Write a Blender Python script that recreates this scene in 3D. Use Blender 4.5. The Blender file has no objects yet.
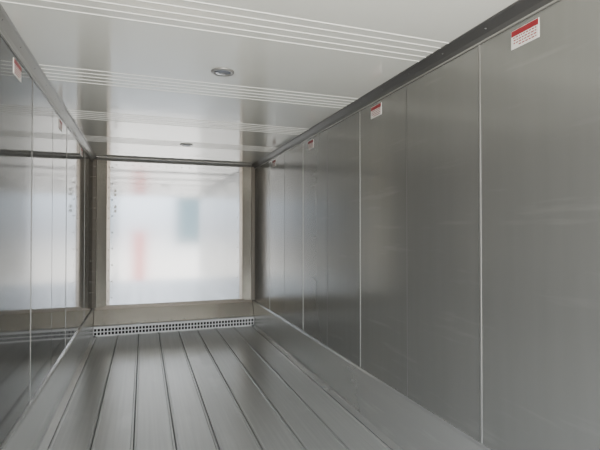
import bpy, bmesh, math, random
from mathutils import Vector
random.seed(3)
S=bpy.context.scene
XL,XR,YF,YB,ZC=-0.66,1.62,-0.35,6.9,2.47
XM=(XL+XR)/2

def link(o,parent=None):
    S.collection.objects.link(o)
    if parent: o.parent=parent
    return o
def empty(n):
    return link(bpy.data.objects.new(n,None))
def add_box(bm,x0,x1,y0,y1,z0,z1,mi=0):
    v=[bm.verts.new(p) for p in [(x0,y0,z0),(x1,y0,z0),(x1,y1,z0),(x0,y1,z0),(x0,y0,z1),(x1,y0,z1),(x1,y1,z1),(x0,y1,z1)]]
    for f in [(0,3,2,1),(4,5,6,7),(0,1,5,4),(1,2,6,5),(2,3,7,6),(3,0,4,7)]:
        fc=bm.faces.new([v[i] for i in f]); fc.material_index=mi
def extr(bm,prof,a,b,axis='y',mi=0,smooth=False):
    def P(p,t):
        return (p[0],t,p[1]) if axis=='y' else ((t,p[0],p[1]) if axis=='x' else (p[0],p[1],t))
    A=[bm.verts.new(P(p,a)) for p in prof]; B=[bm.verts.new(P(p,b)) for p in prof]
    n=len(prof)
    for i in range(n):
        f=bm.faces.new([A[i],A[(i+1)%n],B[(i+1)%n],B[i]]); f.material_index=mi; f.smooth=smooth
    for f in (bm.faces.new(A),bm.faces.new(B[::-1])): f.material_index=mi
def rivet(bm,c,r,n,mi=0):
    n=Vector(n).normalized(); c=Vector(c)
    u=n.orthogonal().normalized(); w=n.cross(u)
    top=bm.verts.new(c+n*r*0.5)
    rings=[]
    for (rr,h) in ((1,0),(0.75,0.35)):
        rings.append([bm.verts.new(c+(u*math.cos(a)+w*math.sin(a))*r*rr+n*r*h) for a in [i*math.pi/4 for i in range(8)]])
    for i in range(8):
        j=(i+1)%8
        f=bm.faces.new([rings[0][i],rings[0][j],rings[1][j],rings[1][i]]); f.material_index=mi; f.smooth=True
        f=bm.faces.new([rings[1][i],rings[1][j],top]); f.material_index=mi; f.smooth=True
def finish(bm,name,mats,parent=None,bevel=0):
    bmesh.ops.recalc_face_normals(bm,faces=bm.faces)
    me=bpy.data.meshes.new(name); bm.to_mesh(me); bm.free()
    for m in mats: me.materials.append(m)
    o=link(bpy.data.objects.new(name,me),parent)
    if bevel:
        b=o.modifiers.new('bev','BEVEL'); b.width=bevel; b.segments=2; b.limit_method='ANGLE'
    return o

def mat(name,col,rough=.4,metal=0.0,coat=0,var=0.0,scale=(1,1,1),nscale=6,spec=.5,scuff=0):
    m=bpy.data.materials.new(name); m.use_nodes=True
    nt=m.node_tree; N=nt.nodes; L=nt.links; b=N['Principled BSDF']
    b.inputs['Base Color'].default_value=(*col,1); b.inputs['Roughness'].default_value=rough
    b.inputs['Metallic'].default_value=metal; b.inputs['Coat Weight'].default_value=coat
    b.inputs['Coat Roughness'].default_value=.05
    b.inputs['Specular IOR Level'].default_value=spec
    if var:
        tc=N.new('ShaderNodeTexCoord'); mp=N.new('ShaderNodeMapping'); mp.inputs['Scale'].default_value=scale
        L.new(tc.outputs['Object'],mp.inputs['Vector'])
        no=N.new('ShaderNodeTexNoise'); no.inputs['Scale'].default_value=nscale; no.inputs['Detail'].default_value=6
        L.new(mp.outputs['Vector'],no.inputs['Vector'])
        mx=N.new('ShaderNodeMix'); mx.data_type='RGBA'
        mx.inputs[6].default_value=(*[c*(1-var) for c in col],1); mx.inputs[7].default_value=(*[min(1,c*(1+var)) for c in col],1)
        L.new(no.outputs['Fac'],mx.inputs[0]); out=mx.outputs[2]
        if scuff:
            mp2=N.new('ShaderNodeMapping'); mp2.inputs['Scale'].default_value=(1,.5,5); mp2.inputs['Rotation'].default_value=(.25,0,0)
            L.new(tc.outputs['Object'],mp2.inputs['Vector'])
            n2=N.new('ShaderNodeTexNoise'); n2.inputs['Scale'].default_value=4; n2.inputs['Detail'].default_value=8
            L.new(mp2.outputs[0],n2.inputs['Vector'])
            r=N.new('ShaderNodeMapRange'); r.inputs[1].default_value=.6; r.inputs[2].default_value=.8; r.inputs[3].default_value=0; r.inputs[4].default_value=scuff
            L.new(n2.outputs['Fac'],r.inputs[0])
            m3=N.new('ShaderNodeMix'); m3.data_type='RGBA'; L.new(r.outputs[0],m3.inputs[0]); L.new(out,m3.inputs[6])
            m3.inputs[7].default_value=(*[min(1,c*1.7) for c in col],1); out=m3.outputs[2]
        L.new(out,b.inputs['Base Color'])
    return m
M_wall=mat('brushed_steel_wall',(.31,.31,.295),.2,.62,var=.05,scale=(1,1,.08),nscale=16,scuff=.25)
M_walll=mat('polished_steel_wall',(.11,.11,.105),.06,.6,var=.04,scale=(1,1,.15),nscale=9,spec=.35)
M_seam=mat('seam_bead',(.37,.37,.355),.35,.6)
M_seamd=mat('seam_dark',(.14,.14,.135),.5,.5)
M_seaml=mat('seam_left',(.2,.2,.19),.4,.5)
M_ceil=mat('ceiling_gloss_white',(.78,.79,.74),.09,0,coat=.5,spec=.65)
M_rib=mat('ceiling_rib_white',(.88,.89,.85),.3)
M_ribd=mat('ceiling_joint',(.5,.5,.47),.5)
M_back=mat('back_panel_white',(.57,.595,.63),.085,.6,var=.05,scale=(1,1,.4),nscale=2.5)
M_strip=mat('corner_strip_sun_tint',(.95,.89,.79),.22,.85,var=.06,scale=(1,1,.3),nscale=5)  # beige metal, base colour brightened to carry the warm sunlight
M_strip2=mat('corner_angle_bronze',(.37,.335,.29),.35,.75)
M_kb=mat('bulkhead_kick_metal',(.74,.68,.59),.18,.9,var=.08,scale=(.4,1,1),nscale=5)
M_kick=mat('scuff_aluminium',(.56,.56,.54),.26,.7,var=.08,scale=(1,.1,1),nscale=12,scuff=.3)
M_floor=mat('floor_aluminium',(.51,.51,.49),.28,.5,var=.16,scale=(7,.15,1),nscale=7,scuff=.25)
M_gap=mat('floor_gap',(.06,.06,.06),.7)
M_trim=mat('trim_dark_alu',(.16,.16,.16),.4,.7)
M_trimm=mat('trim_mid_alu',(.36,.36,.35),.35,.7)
M_triml=mat('trim_light_alu',(.5,.5,.48),.35,.8)
M_riv=mat('rivet_steel',(.3,.3,.28),.4,.7)
M_trivet=mat('trim_rivet',(.22,.22,.22),.4,.7)
M_dark=mat('plenum_black',(.012,.012,.012),.8)
M_grille=mat('grille_white',(.88,.88,.86),.4)
M_lw=mat('label_white',(.85,.84,.8),.4)
M_lr=mat('label_red',(.30,.015,.025),.4)
M_lens=mat('lamp_lens',(.2,.22,.26),.15,.2,coat=.5)
M_ring=mat('lamp_ring',(.28,.28,.27),.3,.3)

T=.07
for side in ('left','right'):
    s=1 if side=='right' else -1; X=XR if s>0 else XL
    bm=bmesh.new(); add_box(bm,min(X,X+s*T),max(X,X+s*T),YF,YB+T,-.1,ZC+.1)
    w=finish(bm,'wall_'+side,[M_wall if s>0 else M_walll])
    bm=bmesh.new()
    ys=[1.86-1.344+.672*i for i in range(0,9)]
    for i,y in enumerate(ys):
        big=(i%2==0)
        if y<YF+.1 or y>YB-.1: continue
        hw=(.005 if i==2 else .003 if big else .002) if s>0 else .002
        xin=X-s*(.003 if big else .001)
        if big: add_box(bm,min(X+s*.001,xin),max(X+s*.001,xin),y-hw,y+hw,.36,ZC-.06,0)
        add_box(bm,min(X+s*.001,X-s*.001),max(X+s*.001,X-s*.001),y+hw,y+hw+.004,.36,ZC-.06,1)
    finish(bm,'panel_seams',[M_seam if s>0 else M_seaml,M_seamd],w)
    bm=bmesh.new()
    prof=[(X,.37),(X-s*.012,.37),(X-s*.018,.355),(X-s*.022,.02),(X-s*.07,.006),(X-s*.07,0),(X,0)]
    extr(bm,prof,YF,YB-.02)
    finish(bm,'baseboard_'+side,[M_kick])
    bm=bmesh.new()
    prof=[(X,ZC-.07),(X-s*.006,ZC-.07),(X-s*.012,ZC-.045),(X-s*.035,ZC-.010),(X-s*.045,ZC-.006),(X-s*.045,ZC),(X,ZC)]
    extr(bm,prof,YF,YB)
    add_box(bm,min(X-s*.001,X-s*.010),max(X-s*.001,X-s*.010),YF,YB,ZC-.078,ZC-.07,1)
    y=YF+.1
    while y<YB-.05:
        rivet(bm,(X-s*.0235,y,ZC-.0275),.005,(-s,0,-.7),2); y+=.34
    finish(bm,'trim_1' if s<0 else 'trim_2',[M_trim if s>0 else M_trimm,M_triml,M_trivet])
bm=bmesh.new(); add_box(bm,XL-T,XR+T,YF,YB+T,ZC,ZC+.1)
c=finish(bm,'ceiling',[M_ceil])
bm=bmesh.new()
for g in (-.15,.95,2.05,3.15,4.25,5.35):
    for i in range(5):
        y=g+i*.07
        if y<YF or y>YB-.1: continue
        extr(bm,[(y-.005,ZC+.001),(y-.002,ZC-.003),(y+.002,ZC-.003),(y+.005,ZC+.001)],XL+.045,XR-.045,'x',0)
        extr(bm,[(y+.005,ZC+.001),(y+.005,ZC-.0008),(y+.008,ZC-.0008),(y+.008,ZC+.001)],XL+.045,XR-.045,'x',1)
finish(bm,'ceiling_ribs',[M_rib,M_ribd],c)
bm=bmesh.new(); add_box(bm,XL-T,XR+T,YF,YB+T,-.12,-.012)
f=finish(bm,'floor',[M_gap])
bm=bmesh.new(); n=8; W=(XR-XL-.14)/n
for i in range(n):
    x0=XL+.07+i*W
    extr(bm,[(x0+.003,-.012),(x0+.003,-.002),(x0+.006,.005),(x0+.016,.005),(x0+.022,0),(x0+W-.022,0),(x0+W-.016,.005),(x0+W-.006,.005),(x0+W-.003,-.002),(x0+W-.003,-.012)],YF,YB-.05)
finish(bm,'floor_planks',[M_floor],f)
bm=bmesh.new(); add_box(bm,XL-T,XR+T,YB,YB+T,-.1,ZC+.1)
w=finish(bm,'wall_back',[M_wall])
bm=bmesh.new(); add_box(bm,XL+.215,XR-.215,YB-.03,YB,.38,ZC-.04)
finish(bm,'centre_panel',[M_back],w,.004)
for s,X,nm in ((-1,XL,'corner_strip_a'),(1,XR,'corner_strip_b')):
    bm=bmesh.new()
    extr(bm,[(X,YB),(X,YB-.13),(X-s*.045,YB-.105),(X-s*.05,YB)],.38,ZC-.04,'z',1)
    extr(bm,[(X-s*.049,YB),(X-s*.049,YB-.10),(X-s*.17,YB-.036),(X-s*.175,YB)],.38,ZC-.04,'z',0)
    extr(bm,[(X-s*.174,YB),(X-s*.174,YB-.037),(X-s*.218,YB-.036),(X-s*.218,YB)],.38,ZC-.04,'z',1)
    for i in range(14):
        z=.45+i*.145
        rivet(bm,(X-s*.197,YB-.036,z),.009,(0,-1,0),0)
        rivet(bm,(X-s*.025,YB-.116,z),.008,(-s*.5,-1,0),0)
    for i in range(9):
        rivet(bm,(X-s*.245,YB-.03,.5+i*.23),.011,(0,-1,0),2)
    finish(bm,nm,[M_strip,M_strip2,M_riv],w)
bm=bmesh.new()
for i in range(16):
    rivet(bm,(XL+.3+i*.112,YB-.03,ZC-.09),.009,(0,-1,0)); 
for x in (XL+.285,):
    for z in (1.72,1.78,1.95,2.01): add_box(bm,x-.014,x+.014,YB-.045,YB-.03,z-.02,z+.02)
finish(bm,'panel_fasteners',[M_riv],w)
bm=bmesh.new()
extr(bm,[(YB,ZC),(YB-.12,ZC),(YB-.12,ZC-.008),(YB-.06,ZC-.02),(YB-.045,ZC-.042),(YB,ZC-.042)],XL+.001,XR-.001,'x',0)
for i in range(3):
    y=YB-.16-i*.06; extr(bm,[(y,ZC),(y-.008,ZC-.006),(y-.016,ZC)],XL+.05,XR-.05,'x',1)
finish(bm,'trim_3',[M_trimm,M_triml])
lb=empty('baseboard_back')
bm=bmesh.new()
extr(bm,[(YB,.39),(YB-.04,.39),(YB-.05,.37),(YB-.16,.15),(YB-.17,.135),(YB,.135)],XL+.025,XR-.025,'x',0)
extr(bm,[(YB-.045,.395),(YB-.055,.37),(YB-.065,.345),(YB-.02,.395)],XL+.025,XR-.025,'x',1)
for i in range(12):
    rivet(bm,(XL+.15+i*.18,YB-.155,.165),.009,(0,-1,.3),2)
for x in (XL+.6,XR-.6):
    add_box(bm,x-.03,x+.03,YB-.18,YB-.12,.14,.155,2)
finish(bm,'bulkhead_kick',[M_kb,M_strip2,M_riv],lb)
g=empty('ventilation_grille')
bm=bmesh.new()
x0,x1=XL+.025,XR-.025; yg=YB-.175
for z0,z1 in ((.0,.016),(.054,.066),(.104,.14)): add_box(bm,x0,x1,yg-.006,yg+.006,z0,z1)
nn=50
for i in range(nn+1):
    x=x0+(x1-x0)*i/nn; a=max(x0,x-.007); b=min(x1,x+.007)
    add_box(bm,a,b,yg-.005,yg+.005,.0,.12)
add_box(bm,x0,x1,yg-.006,YB-.02,.133,.142)
finish(bm,'perforated_strip',[M_grille],g)
bm=bmesh.new(); add_box(bm,x0,x1,yg+.03,yg+.04,0,.13)
finish(bm,'plenum',[M_dark],g)

def label(side,y):
    s=1 if side=='r' else -1; X=XR if s>0 else XL
    z=1.44+.885; e=empty('warning_label'); 
    w,h=.155,.085
    bm=bmesh.new()
    add_box(bm,min(X-s*.0035,X),max(X-s*.0035,X),y-w/2,y+w/2,z-h/2,z+h/2,0)
    xa,xb=sorted((X-s*.0035,X-s*.0042))
    add_box(bm,xa,xb,y-w/2+.002,y+w/2-.002,z+h/2-.028,z+h/2-.002,1)
    for r in range(4):
        yy=y-w/2+.012; zz=z+.007-r*.0125
        lim=y+w/2-.012-(.03 if r==3 else 0)
        while yy<lim:
            l=random.uniform(.006,.016)
            add_box(bm,xa,xb,yy,min(lim,yy+l),zz-.0025,zz+.0025,1); yy+=l+.005
    finish(bm,'label_face',[M_lw,M_lr],e)
for y in (1.57,2.94,4.31,5.68): label('r',y)
for y in (2.84,4.21,5.58): label('l',y)

def lathe(bm,prof,c,mi):
    n=32; rings=[]
    for r,z in prof:
        rings.append([bm.verts.new((c[0]+r*math.cos(2*math.pi*i/n),c[1]+r*math.sin(2*math.pi*i/n),c[2]+z)) for i in range(n)])
    for a,b in zip(rings,rings[1:]):
        for i in range(n):
            f=bm.faces.new([a[i],a[(i+1)%n],b[(i+1)%n],b[i]]); f.smooth=True; f.material_index=mi
    bm.faces.new(rings[-1]).material_index=mi
for y in (.3,2.9,5.5):
    bm=bmesh.new()
    lathe(bm,[(.075,0),(.075,-.006),(.07,-.010),(.056,-.010),(.052,-.004)],(XM,y,ZC),0)
    lathe(bm,[(.052,-.004),(.046,-.008),(.033,-.013),(.015,-.016),(.002,-.017)],(XM,y,ZC),1)
    finish(bm,'ceiling_light',[M_ring,M_lens])

# world: daylight yard surroundings (sky, horizon, bright concrete), with patches painted for back panel reflections
W_=bpy.data.worlds.new('World'); S.world=W_; W_.use_nodes=True
nt=W_.node_tree; N=nt.nodes; L=nt.links; bg=N['Background']
tc=N.new('ShaderNodeTexCoord'); sp=N.new('ShaderNodeSeparateXYZ'); L.new(tc.outputs['Generated'],sp.inputs[0])
def M(op,a,b=None,c=None):
    n=N.new('ShaderNodeMath'); n.operation=op
    for i,v in enumerate((a,b,c)):
        if v is None: continue
        if isinstance(v,(int,float)): n.inputs[i].default_value=v
        else: L.new(v,n.inputs[i])
    return n.outputs[0]
X_,Y_,Z_=sp.outputs
mr=M('MULTIPLY_ADD',Z_,.5,.5)
rp=N.new('ShaderNodeValToRGB'); L.new(mr,rp.inputs[0]); e=rp.color_ramp.elements
e[0].position=0; e[0].color=(1,.95,.86,1)
e[1].position=1; e[1].color=(.58,.74,1,1)
for p,cc in ((.47,(.95,.90,.82,1)),(.5,(.55,.56,.58,1)),(.53,(.7,.76,.82,1)),(.58,(.95,.97,1,1))):
    q=e.new(p); q.color=cc
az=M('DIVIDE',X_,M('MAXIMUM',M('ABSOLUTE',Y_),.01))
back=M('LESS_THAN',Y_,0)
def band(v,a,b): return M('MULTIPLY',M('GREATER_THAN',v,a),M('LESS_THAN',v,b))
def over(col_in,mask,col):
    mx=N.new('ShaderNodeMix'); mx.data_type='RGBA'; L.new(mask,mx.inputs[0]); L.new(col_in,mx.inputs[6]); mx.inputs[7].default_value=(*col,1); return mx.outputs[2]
c1=over(rp.outputs[0],M('MULTIPLY',back,M('MULTIPLY',band(az,.065,.12),band(Z_,-.03,.1))),(.10,.17,.19))  # dark building mass painted into the world for the back panel to reflect
c1=over(c1,M('MULTIPLY',back,M('MULTIPLY',band(az,-.02,.005),band(Z_,-.13,0))),(.62,.12,.10))  # red patch painted in to give the back panel its red reflection
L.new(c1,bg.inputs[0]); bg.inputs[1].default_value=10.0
pl=bpy.data.lights.new('door_portal','AREA'); pl.shape='RECTANGLE'; pl.size=XR-XL; pl.size_y=ZC
pl.cycles.is_portal=True
po=link(bpy.data.objects.new('door_portal',pl)); po.location=(XM,YF-.02,ZC/2); po.rotation_euler=(math.radians(90),0,0)

cam=bpy.data.cameras.new('camera'); cam.sensor_width=36; cam.lens=27; cam.clip_start=.02
co=link(bpy.data.objects.new('camera',cam)); co.location=(0,0,1.44)
co.rotation_euler=(math.radians(90.76),0,math.radians(-19.2)); S.camera=co
